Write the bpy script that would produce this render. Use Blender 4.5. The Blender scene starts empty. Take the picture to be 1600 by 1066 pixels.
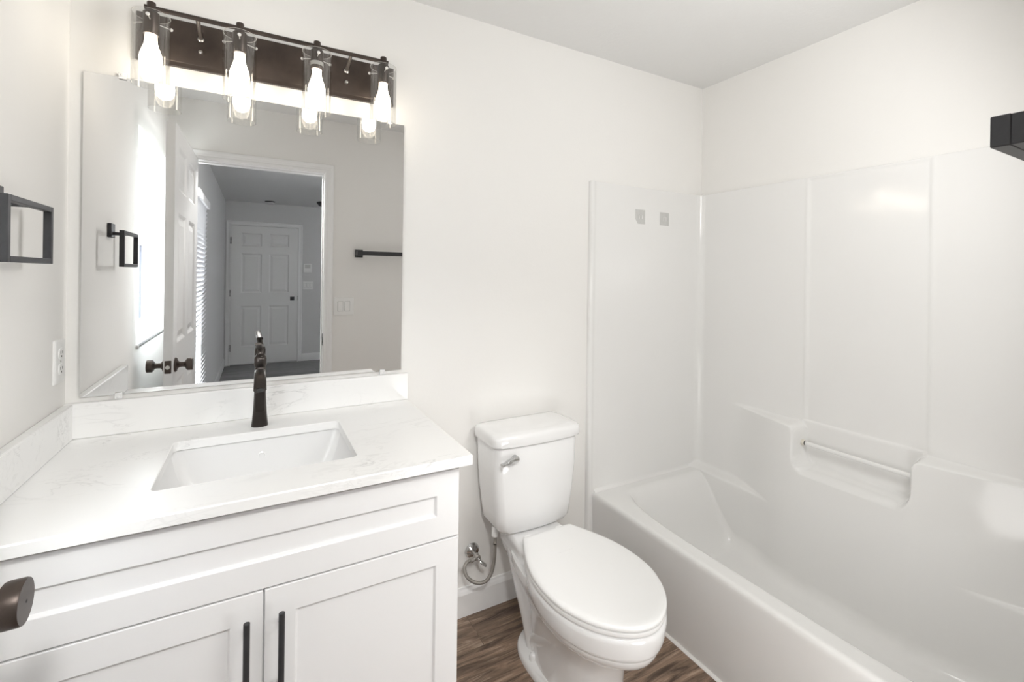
import bpy, bmesh, math, random
from mathutils import Vector, Matrix
PI = math.pi
random.seed(4)
scene = bpy.context.scene
COL = scene.collection

# ------------------------------------------------------------------ camera
CAM = Vector((0.4641, -1.7246, 1.3792)); YAW = math.radians(28.9355); ROLL = math.radians(0.7169)
FPX, CY = 720.86, 430.44
cd = bpy.data.cameras.new('camera'); cam = bpy.data.objects.new('camera', cd); COL.objects.link(cam)
cd.sensor_fit = 'HORIZONTAL'; cd.sensor_width = 36.0; cd.lens = FPX*36.0/1600.0
cd.shift_x = 0.0; cd.shift_y = (CY-533.0)/1600.0; cd.clip_start = 0.02; cd.clip_end = 60
F = Vector((math.sin(YAW), math.cos(YAW), 0)); R0 = Vector((math.cos(YAW), -math.sin(YAW), 0)); U0 = Vector((0, 0, 1))
Rr = R0*math.cos(ROLL)+U0*math.sin(ROLL); Ur = -R0*math.sin(ROLL)+U0*math.cos(ROLL)
cam.matrix_world = Matrix(((Rr.x, Ur.x, -F.x, CAM.x), (Rr.y, Ur.y, -F.y, CAM.y), (Rr.z, Ur.z, -F.z, CAM.z), (0, 0, 0, 1)))
scene.camera = cam

# ------------------------------------------------------------------ world, exposure, lights
vs = scene.view_settings
vs.view_transform = 'Standard'; vs.look = 'None'; vs.gamma = 1.0; vs.exposure = 0.27
try: vs.use_curve_mapping = False
except Exception: pass
scene.cycles.max_bounces = 14; scene.cycles.diffuse_bounces = 8; scene.cycles.glossy_bounces = 6
scene.cycles.transparent_max_bounces = 16; scene.cycles.sample_clamp_indirect = 6.0
scene.cycles.use_denoising = True
scene.cycles.caustics_reflective = False; scene.cycles.caustics_refractive = False
W = bpy.data.worlds.new('sky'); scene.world = W; W.use_nodes = True
W.node_tree.nodes['Background'].inputs[0].default_value = (0.95, 0.97, 1.0, 1)
W.node_tree.nodes['Background'].inputs[1].default_value = 21.0
BULB_POWER = 10.5
FILL = 24.0
LOW_FILL = 11.0
SIDE_FILL = 30.0
HALL_FILL = 27.0

def lamp(name, kind, loc, energy, size=0.3, color=(1, 1, 1), rot=(0, 0, 0), sy=None):
    l = bpy.data.lights.new(name, kind); o = bpy.data.objects.new(name, l); COL.objects.link(o)
    l.energy = energy; l.color = color; o.location = loc; o.rotation_euler = rot
    if kind == 'SPOT': l.shadow_soft_size = size; l.spot_size = math.radians(165); l.spot_blend = 0.5
    if kind == 'AREA':
        l.shape = 'DISK'; l.size = size
        if sy: l.shape = 'RECTANGLE'; l.size_y = sy
    return o

# ------------------------------------------------------------------ dimensions (metres)
RW, CH, FY = 2.606, 2.4197, -1.655         # room width, ceiling, front wall face
HY = -6.2                                   # end wall of the room beyond the door
OPX0, OPX1, OPZ = 0.085, 0.868, 2.066       # door opening

# ------------------------------------------------------------------ materials
def mat(name, col, rough=0.5, metal=0.0, bump=0.0, bscale=200.0, var=0.0, vscale=6.0, coat=0.0, spec=0.5, emit=None, estr=0.0, trans=0.0):
    m = bpy.data.materials.new(name); m.use_nodes = True
    nt = m.node_tree; b = nt.nodes['Principled BSDF']
    b.inputs['Base Color'].default_value = (*col, 1); b.inputs['Roughness'].default_value = rough
    b.inputs['Metallic'].default_value = metal
    b.inputs['Coat Weight'].default_value = coat; b.inputs['Coat Roughness'].default_value = 0.05
    b.inputs['Specular IOR Level'].default_value = spec
    tc = nt.nodes.new('ShaderNodeTexCoord')
    if var > 0:
        n = nt.nodes.new('ShaderNodeTexNoise'); n.inputs['Scale'].default_value = vscale; n.inputs['Detail'].default_value = 4
        nt.links.new(tc.outputs['Object'], n.inputs['Vector'])
        r = nt.nodes.new('ShaderNodeValToRGB')
        r.color_ramp.elements[0].position = 0.3; r.color_ramp.elements[1].position = 0.7
        r.color_ramp.elements[0].color = (*[c*(1-var) for c in col], 1); r.color_ramp.elements[1].color = (*[min(1, c*(1+var)) for c in col], 1)
        nt.links.new(n.outputs['Fac'], r.inputs['Fac']); nt.links.new(r.outputs['Color'], b.inputs['Base Color'])
    if bump > 0:
        n = nt.nodes.new('ShaderNodeTexNoise'); n.inputs['Scale'].default_value = bscale; n.inputs['Detail'].default_value = 3
        nt.links.new(tc.outputs['Object'], n.inputs['Vector'])
        bp = nt.nodes.new('ShaderNodeBump'); bp.inputs['Strength'].default_value = bump; bp.inputs['Distance'].default_value = 0.002
        nt.links.new(n.outputs['Fac'], bp.inputs['Height']); nt.links.new(bp.outputs['Normal'], b.inputs['Normal'])
    if emit:
        b.inputs['Emission Color'].default_value = (*emit, 1); b.inputs['Emission Strength'].default_value = estr
    if trans: b.inputs['Transmission Weight'].default_value = trans
    return m

def thin_glass(name, tint=(1, 1, 1), lo=0.05, hi=0.75, blend=0.35):
    m = bpy.data.materials.new(name); m.use_nodes = True; nt = m.node_tree
    for n in list(nt.nodes): nt.nodes.remove(n)
    out = nt.nodes.new('ShaderNodeOutputMaterial'); mix = nt.nodes.new('ShaderNodeMixShader')
    t = nt.nodes.new('ShaderNodeBsdfTransparent'); t.inputs[0].default_value = (*tint, 1)
    g = nt.nodes.new('ShaderNodeBsdfGlossy'); g.inputs['Roughness'].default_value = 0.02
    lw = nt.nodes.new('ShaderNodeLayerWeight'); lw.inputs['Blend'].default_value = blend
    mr = nt.nodes.new('ShaderNodeMapRange'); mr.inputs['To Min'].default_value = lo; mr.inputs['To Max'].default_value = hi
    nt.links.new(lw.outputs['Facing'], mr.inputs['Value']); nt.links.new(mr.outputs[0], mix.inputs[0])
    nt.links.new(t.outputs[0], mix.inputs[1]); nt.links.new(g.outputs[0], mix.inputs[2]); nt.links.new(mix.outputs[0], out.inputs[0])
    return m

def marble():
    m = bpy.data.materials.new('veined_quartz'); m.use_nodes = True; nt = m.node_tree; b = nt.nodes['Principled BSDF']
    L = nt.links.new
    tc = nt.nodes.new('ShaderNodeTexCoord')
    def vein(scale, width, seed, rot):
        mp = nt.nodes.new('ShaderNodeMapping'); mp.inputs['Location'].default_value = (seed, seed*0.7, seed*1.3); mp.inputs['Rotation'].default_value = (0.2, 0.1, rot)
        mp.inputs['Scale'].default_value = (0.55, 1.5, 1.5)
        L(tc.outputs['Object'], mp.inputs['Vector'])
        n = nt.nodes.new('ShaderNodeTexNoise'); n.inputs['Scale'].default_value = scale; n.inputs['Detail'].default_value = 5; n.inputs['Roughness'].default_value = 0.6; n.inputs['Distortion'].default_value = 1.2
        L(mp.outputs[0], n.inputs['Vector'])
        s = nt.nodes.new('ShaderNodeMath'); s.operation = 'SUBTRACT'; s.inputs[1].default_value = 0.5; L(n.outputs['Fac'], s.inputs[0])
        a = nt.nodes.new('ShaderNodeMath'); a.operation = 'ABSOLUTE'; L(s.outputs[0], a.inputs[0])
        r = nt.nodes.new('ShaderNodeMapRange'); r.inputs['From Min'].default_value = 0; r.inputs['From Max'].default_value = width
        r.inputs['To Min'].default_value = 1; r.inputs['To Max'].default_value = 0; L(a.outputs[0], r.inputs['Value'])
        return r.outputs[0]
    v1 = vein(2.2, 0.012, 3.1, 0.35); v2 = vein(5.0, 0.010, 8.4, -0.25)
    mk = nt.nodes.new('ShaderNodeTexNoise'); mk.inputs['Scale'].default_value = 3.4; L(tc.outputs['Object'], mk.inputs['Vector'])
    mr = nt.nodes.new('ShaderNodeMapRange'); mr.inputs['From Min'].default_value = 0.48; mr.inputs['From Max'].default_value = 0.64; L(mk.outputs['Fac'], mr.inputs['Value'])
    mx = nt.nodes.new('ShaderNodeMath'); mx.operation = 'MAXIMUM'; L(v1, mx.inputs[0]); L(v2, mx.inputs[1])
    mu = nt.nodes.new('ShaderNodeMath'); mu.operation = 'MULTIPLY'; L(mx.outputs[0], mu.inputs[0]); L(mr.outputs[0], mu.inputs[1])
    m0 = nt.nodes.new('ShaderNodeMath'); m0.operation = 'MULTIPLY'; m0.inputs[1].default_value = 0.5; L(mu.outputs[0], m0.inputs[0])
    v3 = vein(7.5, 0.022, 5.3, 0.5); acc = m0.outputs[0]
    for c, r in (((0.865, -0.615, 0.90), 0.085), ((0.72, -0.575, 0.908), 0.07), ((0.02, -0.10, 0.955), 0.06), ((0.55, -0.02, 0.98), 0.09), ((0.12, -0.06, 0.908), 0.07), ((0.33, -0.17, 0.90), 0.05)):
        ds = nt.nodes.new('ShaderNodeVectorMath'); ds.operation = 'DISTANCE'; ds.inputs[1].default_value = c; L(tc.outputs['Object'], ds.inputs[0])
        fr = nt.nodes.new('ShaderNodeMapRange'); fr.interpolation_type = 'SMOOTHSTEP'; fr.inputs['From Min'].default_value = r*0.3; fr.inputs['From Max'].default_value = r; fr.inputs['To Min'].default_value = 0.9; fr.inputs['To Max'].default_value = 0
        L(ds.outputs['Value'], fr.inputs['Value'])
        m1 = nt.nodes.new('ShaderNodeMath'); m1.operation = 'MULTIPLY'; L(v3, m1.inputs[0]); L(fr.outputs[0], m1.inputs[1])
        m2 = nt.nodes.new('ShaderNodeMath'); m2.operation = 'MAXIMUM'; L(acc, m2.inputs[0]); L(m1.outputs[0], m2.inputs[1]); acc = m2.outputs[0]
    mu2 = nt.nodes.new('ShaderNodeMath'); mu2.operation = 'MULTIPLY'; mu2.inputs[1].default_value = 0.5; L(acc, mu2.inputs[0])
    mix = nt.nodes.new('ShaderNodeMix'); mix.data_type = 'RGBA'
    mix.inputs[6].default_value = (0.875, 0.875, 0.87, 1); mix.inputs[7].default_value = (0.42, 0.42, 0.42, 1)
    L(mu2.outputs[0], mix.inputs[0]); L(mix.outputs[2], b.inputs['Base Color'])
    b.inputs['Roughness'].default_value = 0.22
    return m

def planks(name, c1, c2, streak, rough=0.45):
    m = bpy.data.materials.new(name); m.use_nodes = True; nt = m.node_tree; b = nt.nodes['Principled BSDF']; L = nt.links.new
    tc = nt.nodes.new('ShaderNodeTexCoord')
    br = nt.nodes.new('ShaderNodeTexBrick'); br.offset = 0.37; br.inputs['Scale'].default_value = 1.0
    br.inputs['Brick Width'].default_value = 1.22; br.inputs['Row Height'].default_value = 0.178; br.inputs['Mortar Size'].default_value = 0.0012
    br.inputs['Color1'].default_value = (0.25, 0.25, 0.25, 1); br.inputs['Color2'].default_value = (0.85, 0.85, 0.85, 1); br.inputs['Mortar'].default_value = (0, 0, 0, 1)
    L(tc.outputs['Object'], br.inputs['Vector'])
    mp = nt.nodes.new('ShaderNodeMapping'); mp.inputs['Scale'].default_value = (2.2, 22.0, 1.0); L(tc.outputs['Object'], mp.inputs['Vector'])
    ad = nt.nodes.new('ShaderNodeVectorMath'); ad.operation = 'ADD'; L(mp.outputs[0], ad.inputs[0])
    sc = nt.nodes.new('ShaderNodeVectorMath'); sc.operation = 'SCALE'; sc.inputs['Scale'].default_value = 9.0; L(br.outputs['Color'], sc.inputs[0]); L(sc.outputs[0], ad.inputs[1])
    n = nt.nodes.new('ShaderNodeTexNoise'); n.inputs['Scale'].default_value = 1.6; n.inputs['Detail'].default_value = 8; n.inputs['Roughness'].default_value = 0.65; n.inputs['Distortion'].default_value = 0.9
    L(ad.outputs[0], n.inputs['Vector'])
    r = nt.nodes.new('ShaderNodeValToRGB'); e = r.color_ramp.elements
    e[0].position = 0.36; e[0].color = (*c1, 1); e[1].position = 0.58; e[1].color = (*c2, 1)
    x = r.color_ramp.elements.new(0.72); x.color = (*streak, 1)
    L(n.outputs['Fac'], r.inputs['Fac'])
    # fine cerused grain lines
    mp2 = nt.nodes.new('ShaderNodeMapping'); mp2.inputs['Scale'].default_value = (3.0, 90.0, 1.0); L(tc.outputs['Object'], mp2.inputs['Vector'])
    n2 = nt.nodes.new('ShaderNodeTexNoise'); n2.inputs['Scale'].default_value = 1.5; n2.inputs['Detail'].default_value = 4; n2.inputs['Distortion'].default_value = 1.6; L(mp2.outputs[0], n2.inputs['Vector'])
    mr = nt.nodes.new('ShaderNodeMapRange'); mr.inputs['From Min'].default_value = 0.60; mr.inputs['From Max'].default_value = 0.74; mr.inputs['To Max'].default_value = 0.55; L(n2.outputs['Fac'], mr.inputs['Value'])
    mx = nt.nodes.new('ShaderNodeMix'); mx.data_type = 'RGBA'; mx.inputs[7].default_value = (*streak, 1); L(mr.outputs[0], mx.inputs[0]); L(r.outputs['Color'], mx.inputs[6])
    # per plank tone
    hs = nt.nodes.new('ShaderNodeMix'); hs.data_type = 'RGBA'; hs.blend_type = 'MULTIPLY'; hs.inputs[0].default_value = 1.0
    tone = nt.nodes.new('ShaderNodeMapRange'); tone.inputs['To Min'].default_value = 0.62; tone.inputs['To Max'].default_value = 1.25
    L(br.outputs['Color'], tone.inputs['Value'])
    L(mx.outputs[2], hs.inputs[6]); L(tone.outputs[0], hs.inputs[7])
    L(hs.outputs[2], b.inputs['Base Color'])
    b.inputs['Roughness'].default_value = rough
    bp = nt.nodes.new('ShaderNodeBump'); bp.inputs['Strength'].default_value = 0.25; bp.inputs['Distance'].default_value = 0.001
    L(n2.outputs['Fac'], bp.inputs['Height']); L(bp.outputs['Normal'], b.inputs['Normal'])
    return m

M_WALL = mat('wall_paint', (0.825, 0.815, 0.795), 0.75, bump=0.12, bscale=90, spec=0.3)
M_CEIL = mat('ceiling_texture', (0.76, 0.76, 0.755), 0.9, bump=0.6, bscale=55, spec=0.2)
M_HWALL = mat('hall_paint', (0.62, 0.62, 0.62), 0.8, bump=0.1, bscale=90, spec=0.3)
M_TRIM = mat('trim_white', (0.84, 0.84, 0.84), 0.35)
M_DOOR = mat('door_white', (0.80, 0.80, 0.795), 0.38)
M_CAB = mat('cabinet_white', (0.83, 0.83, 0.835), 0.33)
M_QUARTZ = marble()
M_PORC = mat('porcelain', (0.81, 0.81, 0.81), 0.10, coat=0.5)
M_SINK = mat('sink_vitreous', (0.78, 0.78, 0.78), 0.12, coat=0.3)
M_SEAT = mat('seat_plastic', (0.86, 0.86, 0.855), 0.22)
M_GEL = mat('gelcoat', (0.80, 0.797, 0.787), 0.11)
M_BLACK = mat('matte_black_metal', (0.040, 0.040, 0.043), 0.42, metal=0.3, var=0.15, vscale=30)
M_BRONZE = mat('oil_rubbed_bronze', (0.070, 0.054, 0.046), 0.38, metal=0.6, var=0.25, vscale=12)
M_FAUCET = mat('bronze_black_faucet', (0.06, 0.052, 0.048), 0.30, metal=0.9, var=0.2, vscale=20)
M_NICKEL = mat('brushed_nickel', (0.55, 0.53, 0.50), 0.28, metal=1.0)
M_CHROME = mat('polished_chrome', (0.62, 0.62, 0.62), 0.12, metal=1.0)
M_HOSE = mat('braided_steel', (0.42, 0.40, 0.37), 0.35, metal=1.0, bump=0.8, bscale=900)
M_PLATE = mat('outlet_plastic', (0.84, 0.84, 0.83), 0.35)
M_SLOT = mat('dark_slot', (0.05, 0.05, 0.05), 0.7)
M_MIRROR = mat('mirror_silver', (0.86, 0.86, 0.86), 0.0, metal=1.0)
M_MEDGE = mat('mirror_edge', (0.16, 0.17, 0.16), 0.2)
M_CLIP = mat('clear_plastic_clip', (0.82, 0.82, 0.82), 0.12)
M_GLASS = thin_glass('clear_glass', (0.97, 0.97, 0.965), 0.02, 0.42, 0.22)
M_RIM = mat('glass_rim', (0.72, 0.71, 0.69), 0.08)
M_PANE = thin_glass('window_glass', (0.95, 0.97, 0.97), 0.03, 0.5, 0.25)
M_BULB = mat('lit_bulb', (0.9, 0.88, 0.84), 0.4, emit=(1.0, 0.90, 0.76), estr=BULB_POWER)
M_BULBBASE = mat('bulb_collar', (0.45, 0.44, 0.42), 0.45)
M_DIFF = mat('fill_diffuser', (0.9, 0.9, 0.9), 0.5, emit=(1.0, 0.97, 0.92), estr=3.0)
M_LVP = planks('vinyl_planks', (0.070, 0.046, 0.032), (0.285, 0.195, 0.137), (0.62, 0.49, 0.37))
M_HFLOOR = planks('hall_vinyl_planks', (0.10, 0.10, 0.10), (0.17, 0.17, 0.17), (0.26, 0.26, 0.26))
M_STICK = mat('grey_film', (0.56, 0.56, 0.545), 0.5, var=0.04, vscale=60)
M_STICKMARK = mat('pale_mark', (0.72, 0.72, 0.71), 0.5)
M_STAIN = mat('aged_collar', (0.72, 0.68, 0.60), 0.4)
M_SLAT = mat('blind_slat', (0.88, 0.88, 0.90), 0.5, trans=0.0)
M_VINYL = mat('window_vinyl', (0.85, 0.85, 0.85), 0.35)
M_DARKVIEW = mat('dark_view', (0.10, 0.11, 0.14), 0.5)
M_GROUND = mat('pale_paving', (0.45, 0.44, 0.42), 0.9, var=0.1, vscale=3)
M_CAULK = mat('caulk', (0.80, 0.79, 0.77), 0.5)

# ------------------------------------------------------------------ mesh helpers
def link(name, bm, m, parent=None, smooth=False, bevel=0.0, seg=2, angle=35):
    me = bpy.data.meshes.new(name)
    bmesh.ops.recalc_face_normals(bm, faces=bm.faces)
    bm.to_mesh(me); bm.free()
    for mm in (m if isinstance(m, (list, tuple)) else [m]): me.materials.append(mm)
    o = bpy.data.objects.new(name, me); COL.objects.link(o)
    if parent: o.parent = parent
    if smooth:
        for p in me.polygons: p.use_smooth = True
        try: me.set_sharp_from_angle(angle=math.radians(angle))
        except Exception: pass
    if bevel > 0:
        b = o.modifiers.new('bevel', 'BEVEL'); b.width = bevel; b.segments = seg; b.limit_method = 'ANGLE'; b.angle_limit = math.radians(40)
        if not smooth:
            for p in me.polygons: p.use_smooth = True
            try: me.set_sharp_from_angle(angle=math.radians(40))
            except Exception: pass
        b.harden_normals = False
    return o

def BM(): return bmesh.new()
def box(bm, x0, x1, y0, y1, z0, z1, mi=0):
    v = [bm.verts.new((x, y, z)) for x in (x0, x1) for y in (y0, y1) for z in (z0, z1)]
    for f in ((0, 1, 3, 2), (4, 6, 7, 5), (0, 4, 5, 1), (2, 3, 7, 6), (0, 2, 6, 4), (1, 5, 7, 3)):
        fc = bm.faces.new([v[i] for i in f]); fc.material_index = mi
    return v
def loft(bm, rings, cap0=True, cap1=True, closed=True, loop=False, mi=0):
    vr = [[bm.verts.new(p) for p in r] for r in rings]
    n = len(rings[0]); k = len(vr)
    for i in range(k if loop else k-1):
        a, b = vr[i], vr[(i+1) % k]
        for j in range(n if closed else n-1):
            f = bm.faces.new((a[j], a[(j+1) % n], b[(j+1) % n], b[j])); f.material_index = mi
    if cap0 and closed: bm.faces.new(vr[0][::-1]).material_index = mi
    if cap1 and closed: bm.faces.new(vr[-1]).material_index = mi
    return vr
def frame_ring(p, t, r, n=12, ry=None, up=Vector((0, 0, 1)), ex=2.0):
    t = Vector(t).normalized()
    s = t.cross(up)
    if s.length < 1e-4: s = t.cross(Vector((0, 1, 0)))
    s.normalize(); u = s.cross(t)
    out = []
    for i in range(n):
        a = 2*PI*i/n; c, q = math.cos(a), math.sin(a)
        cx = math.copysign(abs(c)**(2/ex), c); cy = math.copysign(abs(q)**(2/ex), q)
        out.append(Vector(p)+s*(r*cx)+u*((ry if ry is not None else r)*cy))
    return out
def along(v, i, n):
    if not isinstance(v, (list, tuple)): return v
    t = i/(n-1)*(len(v)-1); k = min(int(t), len(v)-2); return v[k]+(v[k+1]-v[k])*(t-k)
def tube(bm, pts, r, n=12, ry=None, ex=2.0, mi=0):
    rings = []
    for i, p in enumerate(pts):
        a = Vector(pts[max(0, i-1)]); b = Vector(pts[min(len(pts)-1, i+1)])
        rr, r2 = along(r, i, len(pts)), along(ry, i, len(pts))
        rings.append(frame_ring(p, b-a, rr, n, r2, ex=ex))
    loft(bm, rings, mi=mi)
def cyl(bm, p0, p1, r, n=20, r1=None, mi=0):
    p0 = Vector(p0); p1 = Vector(p1); t = p1-p0
    loft(bm, [frame_ring(p0, t, r, n), frame_ring(p1, t, r if r1 is None else r1, n)], mi=mi)
def lathe(bm, base, axis, prof, n=24, cap0=True, cap1=True, mi=0):
    base = Vector(base); axis = Vector(axis).normalized()
    loft(bm, [frame_ring(base+axis*h, axis, max(r, 1e-4), n) for r, h in prof], cap0, cap1, mi=mi)
def spline(ctrl, k=10):
    pts = []; c = [Vector(p) for p in ctrl]; c = [c[0]*2-c[1]]+c+[c[-1]*2-c[-2]]
    for i in range(1, len(c)-2):
        for j in range(k):
            t = j/k; p0, p1, p2, p3 = c[i-1], c[i], c[i+1], c[i+2]
            pts.append(0.5*((2*p1)+(p2-p0)*t+(2*p0-5*p1+4*p2-p3)*t*t+(3*p1-p0-3*p2+p3)*t**3))
    pts.append(c[-2]); return pts
def rrect(x0, x1, y0, y1, r, z, k=6):
    pts = []
    for cx, cy, a0 in ((x1-r, y1-r, 0), (x0+r, y1-r, 90), (x0+r, y0+r, 180), (x1-r, y0+r, 270)):
        for i in range(k+1):
            a = math.radians(a0+90*i/k); pts.append((cx+r*math.cos(a), cy+r*math.sin(a), z))
    return pts
def ss(a, b, x):
    t = min(1, max(0, (x-a)/(b-a))); return t*t*(3-2*t)

def thing(name, label, cat, loc=(0, 0, 0), group=None):
    o = bpy.data.objects.new(name, None); COL.objects.link(o); o.location = loc
    o.empty_display_size = 0.05
    o['label'] = label; o['category'] = cat
    if group: o['group'] = group
    return o
def tag(o, label, cat, group=None, kind=None):
    o['label'] = label; o['category'] = cat
    if group: o['group'] = group
    if kind: o['kind'] = kind
    return o
def struct(o): o['kind'] = 'structure'; return o
def part(name, bm, m, root, **k):
    o = link(name, bm, m, None, **k)      # geometry is in world space: undo the Empty's own offset
    o.parent = root
    if root.parent is None and root.type == 'EMPTY': o.matrix_parent_inverse = Matrix.Translation(-Vector(root.location))
    return o

# ------------------------------------------------------------------ room shell
bm = BM(); box(bm, -0.14, 2.75, -1.775, 0.12, -0.05, 0); struct(link('floor', bm, M_LVP))
bm = BM(); box(bm, -0.14, 2.75, -1.775, 0.12, CH, CH+0.05); struct(link('ceiling', bm, M_CEIL))
bm = BM(); box(bm, -0.14, 2.75, 0, 0.12, 0, CH); struct(link('wall_back', bm, M_WALL))
bm = BM(); box(bm, RW, 2.75, -1.655, 0, 0, CH); struct(link('wall_right', bm, M_WALL))
# left wall with window opening
WY0, WY1, WZ0, WZ1 = -1.565, -0.872, 1.038, 2.026
bm = BM()
box(bm, -0.14, 0, WY1, 0, 0, CH); box(bm, -0.14, 0, -1.655, WY0, 0, CH)
box(bm, -0.14, 0, WY0, WY1, 0, WZ0); box(bm, -0.14, 0, WY0, WY1, WZ1, CH)
struct(link('wall_left', bm, M_WALL))
# front wall with door opening
bm = BM()
box(bm, -0.14, OPX0, -1.775, FY, 0, CH); box(bm, OPX1, 2.75, -1.775, FY, 0, CH); box(bm, OPX0, OPX1, -1.775, FY, OPZ, CH)
struct(link('wall_front', bm, M_WALL))
# room beyond the door
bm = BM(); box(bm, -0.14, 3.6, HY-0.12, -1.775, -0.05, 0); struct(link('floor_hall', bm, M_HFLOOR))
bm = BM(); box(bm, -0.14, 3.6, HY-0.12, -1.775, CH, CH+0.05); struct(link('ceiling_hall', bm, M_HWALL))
HX = 0.05; HWY0, HWY1, HWZ0, HWZ1 = -3.05, -2.35, 0.42, 1.95
bm = BM()
box(bm, -0.14, HX, HWY1, -1.775, 0, CH); box(bm, -0.14, HX, HY, HWY0, 0, CH)
box(bm, -0.14, HX, HWY0, HWY1, 0, HWZ0); box(bm, -0.14, HX, HWY0, HWY1, HWZ1, CH)
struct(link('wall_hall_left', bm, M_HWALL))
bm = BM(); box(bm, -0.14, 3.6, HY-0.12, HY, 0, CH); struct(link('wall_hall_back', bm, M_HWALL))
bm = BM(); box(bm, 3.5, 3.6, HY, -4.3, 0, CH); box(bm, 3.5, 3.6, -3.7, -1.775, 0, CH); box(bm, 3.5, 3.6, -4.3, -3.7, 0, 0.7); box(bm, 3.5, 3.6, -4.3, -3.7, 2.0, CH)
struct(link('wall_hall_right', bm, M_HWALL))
bm = BM()
for a, b in ((-4.3, -4.26), (-3.74, -3.7)): box(bm, 3.53, 3.57, a, b, 0.7, 2.0)
for a, b in ((0.7, 0.75), (1.95, 2.0)): box(bm, 3.531, 3.569, -4.26, -3.74, a, b)
struct(link('hall_fill_window', bm, M_VINYL))  # added unseen window, cut to let daylight brighten the hall
bm = BM(); box(bm, 2.75, 3.6, -1.83, -1.775, 0, CH); struct(link('wall_hall_front', bm, M_HWALL))
bm = BM(); box(bm, -14, -0.3, -16, 10, -0.35, -0.30); struct(link('ground', bm, M_GROUND))

def baseboard(name, pts_prof, a, b, m=M_TRIM):
    # a,b ends along wall; pts_prof: (out, z); out direction given by normal
    (p0, p1, nrm) = (Vector(a), Vector(b), None)
    d = (p1-p0).normalized(); n = Vector((-d.y, d.x, 0))
    bm = BM(); loft(bm, [[p+n*o+Vector((0, 0, z)) for o, z in pts_prof] for p in (p0, p1)])
    return struct(link(name, bm, m))
BBP = [(0, 0), (0.013, 0), (0.013, 0.088), (0.010, 0.098), (0.006, 0.106), (0.005, 0.113), (0, 0.114)]
baseboard('baseboard_back', BBP, (1.823, 0, 0), (0.94, 0, 0))
baseboard('baseboard_hall_left', BBP, (HX, -1.775, 0), (HX, HY, 0))
baseboard('baseboard_hall_back', BBP, (1.088, HY, 0), (3.5, HY, 0))
# casing (mitred around a door opening); n is +1 for room on the +y side
CP = [(0, 0), (0, 0.010), (0.006, 0.013), (0.018, 0.013), (0.026, 0.011), (0.045, 0.012), (0.058, 0.015), (0.070, 0.015), (0.074, 0.010), (0.075, 0)]
def casing(name, x0, x1, zt, y, sgn, m=M_TRIM, scale=1.0):
    bm = BM(); rings = []
    for (px, pz, nx, nz) in ((x0, 0, -1, 0), (x0, zt, -1, 1), (x1, zt, 1, 1), (x1, 0, 1, 0)):
        rings.append([(px+nx*o*scale, y+sgn*d, pz+nz*o*scale) for o, d in CP])
    loft(bm, rings)
    return struct(link(name, bm, m))
casing('trim_1', OPX0-0.002, OPX1-0.004, OPZ-0.004, FY, 1, scale=0.74)
# door jamb lining with stop
bm = BM()
box(bm, OPX1-0.008, OPX1, -1.785, FY+0.002, 0, OPZ); box(bm, OPX0, OPX0+0.008, -1.785, FY+0.002, 0, OPZ)
box(bm, OPX0, OPX1, -1.785, FY+0.002, OPZ-0.008, OPZ)
box(bm, OPX1-0.014, OPX1-0.008, -1.745, -1.70, 0, OPZ-0.008); box(bm, OPX0+0.008, OPX1-0.008, -1.745, -1.70, OPZ-0.014, OPZ-0.008)
struct(link('trim_2', bm, M_TRIM, bevel=0.002))
bm = BM(); box(bm, OPX1-0.0095, OPX1-0.007, -1.690, -1.662, 0.885, 0.965)
box(bm, OPX1-0.011, OPX1-0.008, -1.664, -1.650, 0.900, 0.945)
tag(link('strike_plate', bm, M_BLACK, bevel=0.001), 'small black strike plate let into the white door jamb', 'strike plate')

# ------------------------------------------------------------------ panelled doors
def six_panel(bm, w, h, t, cols, rows):
    # stiles/rails/panels on both faces: local x 0..w, z 0..h, y -t/2..t/2
    xs = sorted({0, w, *[c for p in cols for c in p]}); zs = sorted({0, h, *[c for p in rows for c in p]})
    for sgn in (-1, 1):
        y = sgn*t/2
        for i in range(len(xs)-1):
            for j in range(len(zs)-1):
                x0, x1, z0, z1 = xs[i], xs[i+1], zs[j], zs[j+1]
                ispan = (x0, x1) in cols and (z0, z1) in rows
                if not ispan:
                    v = [bm.verts.new(p) for p in ((x0, y, z0), (x1, y, z0), (x1, y, z1), (x0, y, z1))]; bm.faces.new(v)
                else:
                    rings = []
                    for ins, dep in ((0, 0), (0.006, 0.003), (0.014, 0.009), (0.022, 0.010), (0.050, 0.0035), (0.052, 0.003)):
                        yy = y-sgn*dep
                        rings.append([(x0+ins, yy, z0+ins), (x1-ins, yy, z0+ins), (x1-ins, yy, z1-ins), (x0+ins, yy, z1-ins)])
                    loft(bm, rings, cap0=False, cap1=True)
    for (a, b, c, d) in (((0, 0), (w, 0), 0, 0), ((0, h), (w, h), 0, 0), ((0, 0), (0, h), 0, 0), ((w, 0), (w, h), 0, 0)):
        v = [bm.verts.new(p) for p in ((a[0], -t/2, a[1]), (b[0], -t/2, b[1]), (b[0], t/2, b[1]), (a[0], t/2, a[1]))]; bm.faces.new(v)
    bmesh.ops.remove_doubles(bm, verts=bm.verts, dist=1e-5)
def place_z(o, M):      # bake a transform into mesh
    o.data.transform(M); return o

ROWS = [(0.24, 0.85), (1.03, 1.64), (1.75, 1.955)]
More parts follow.
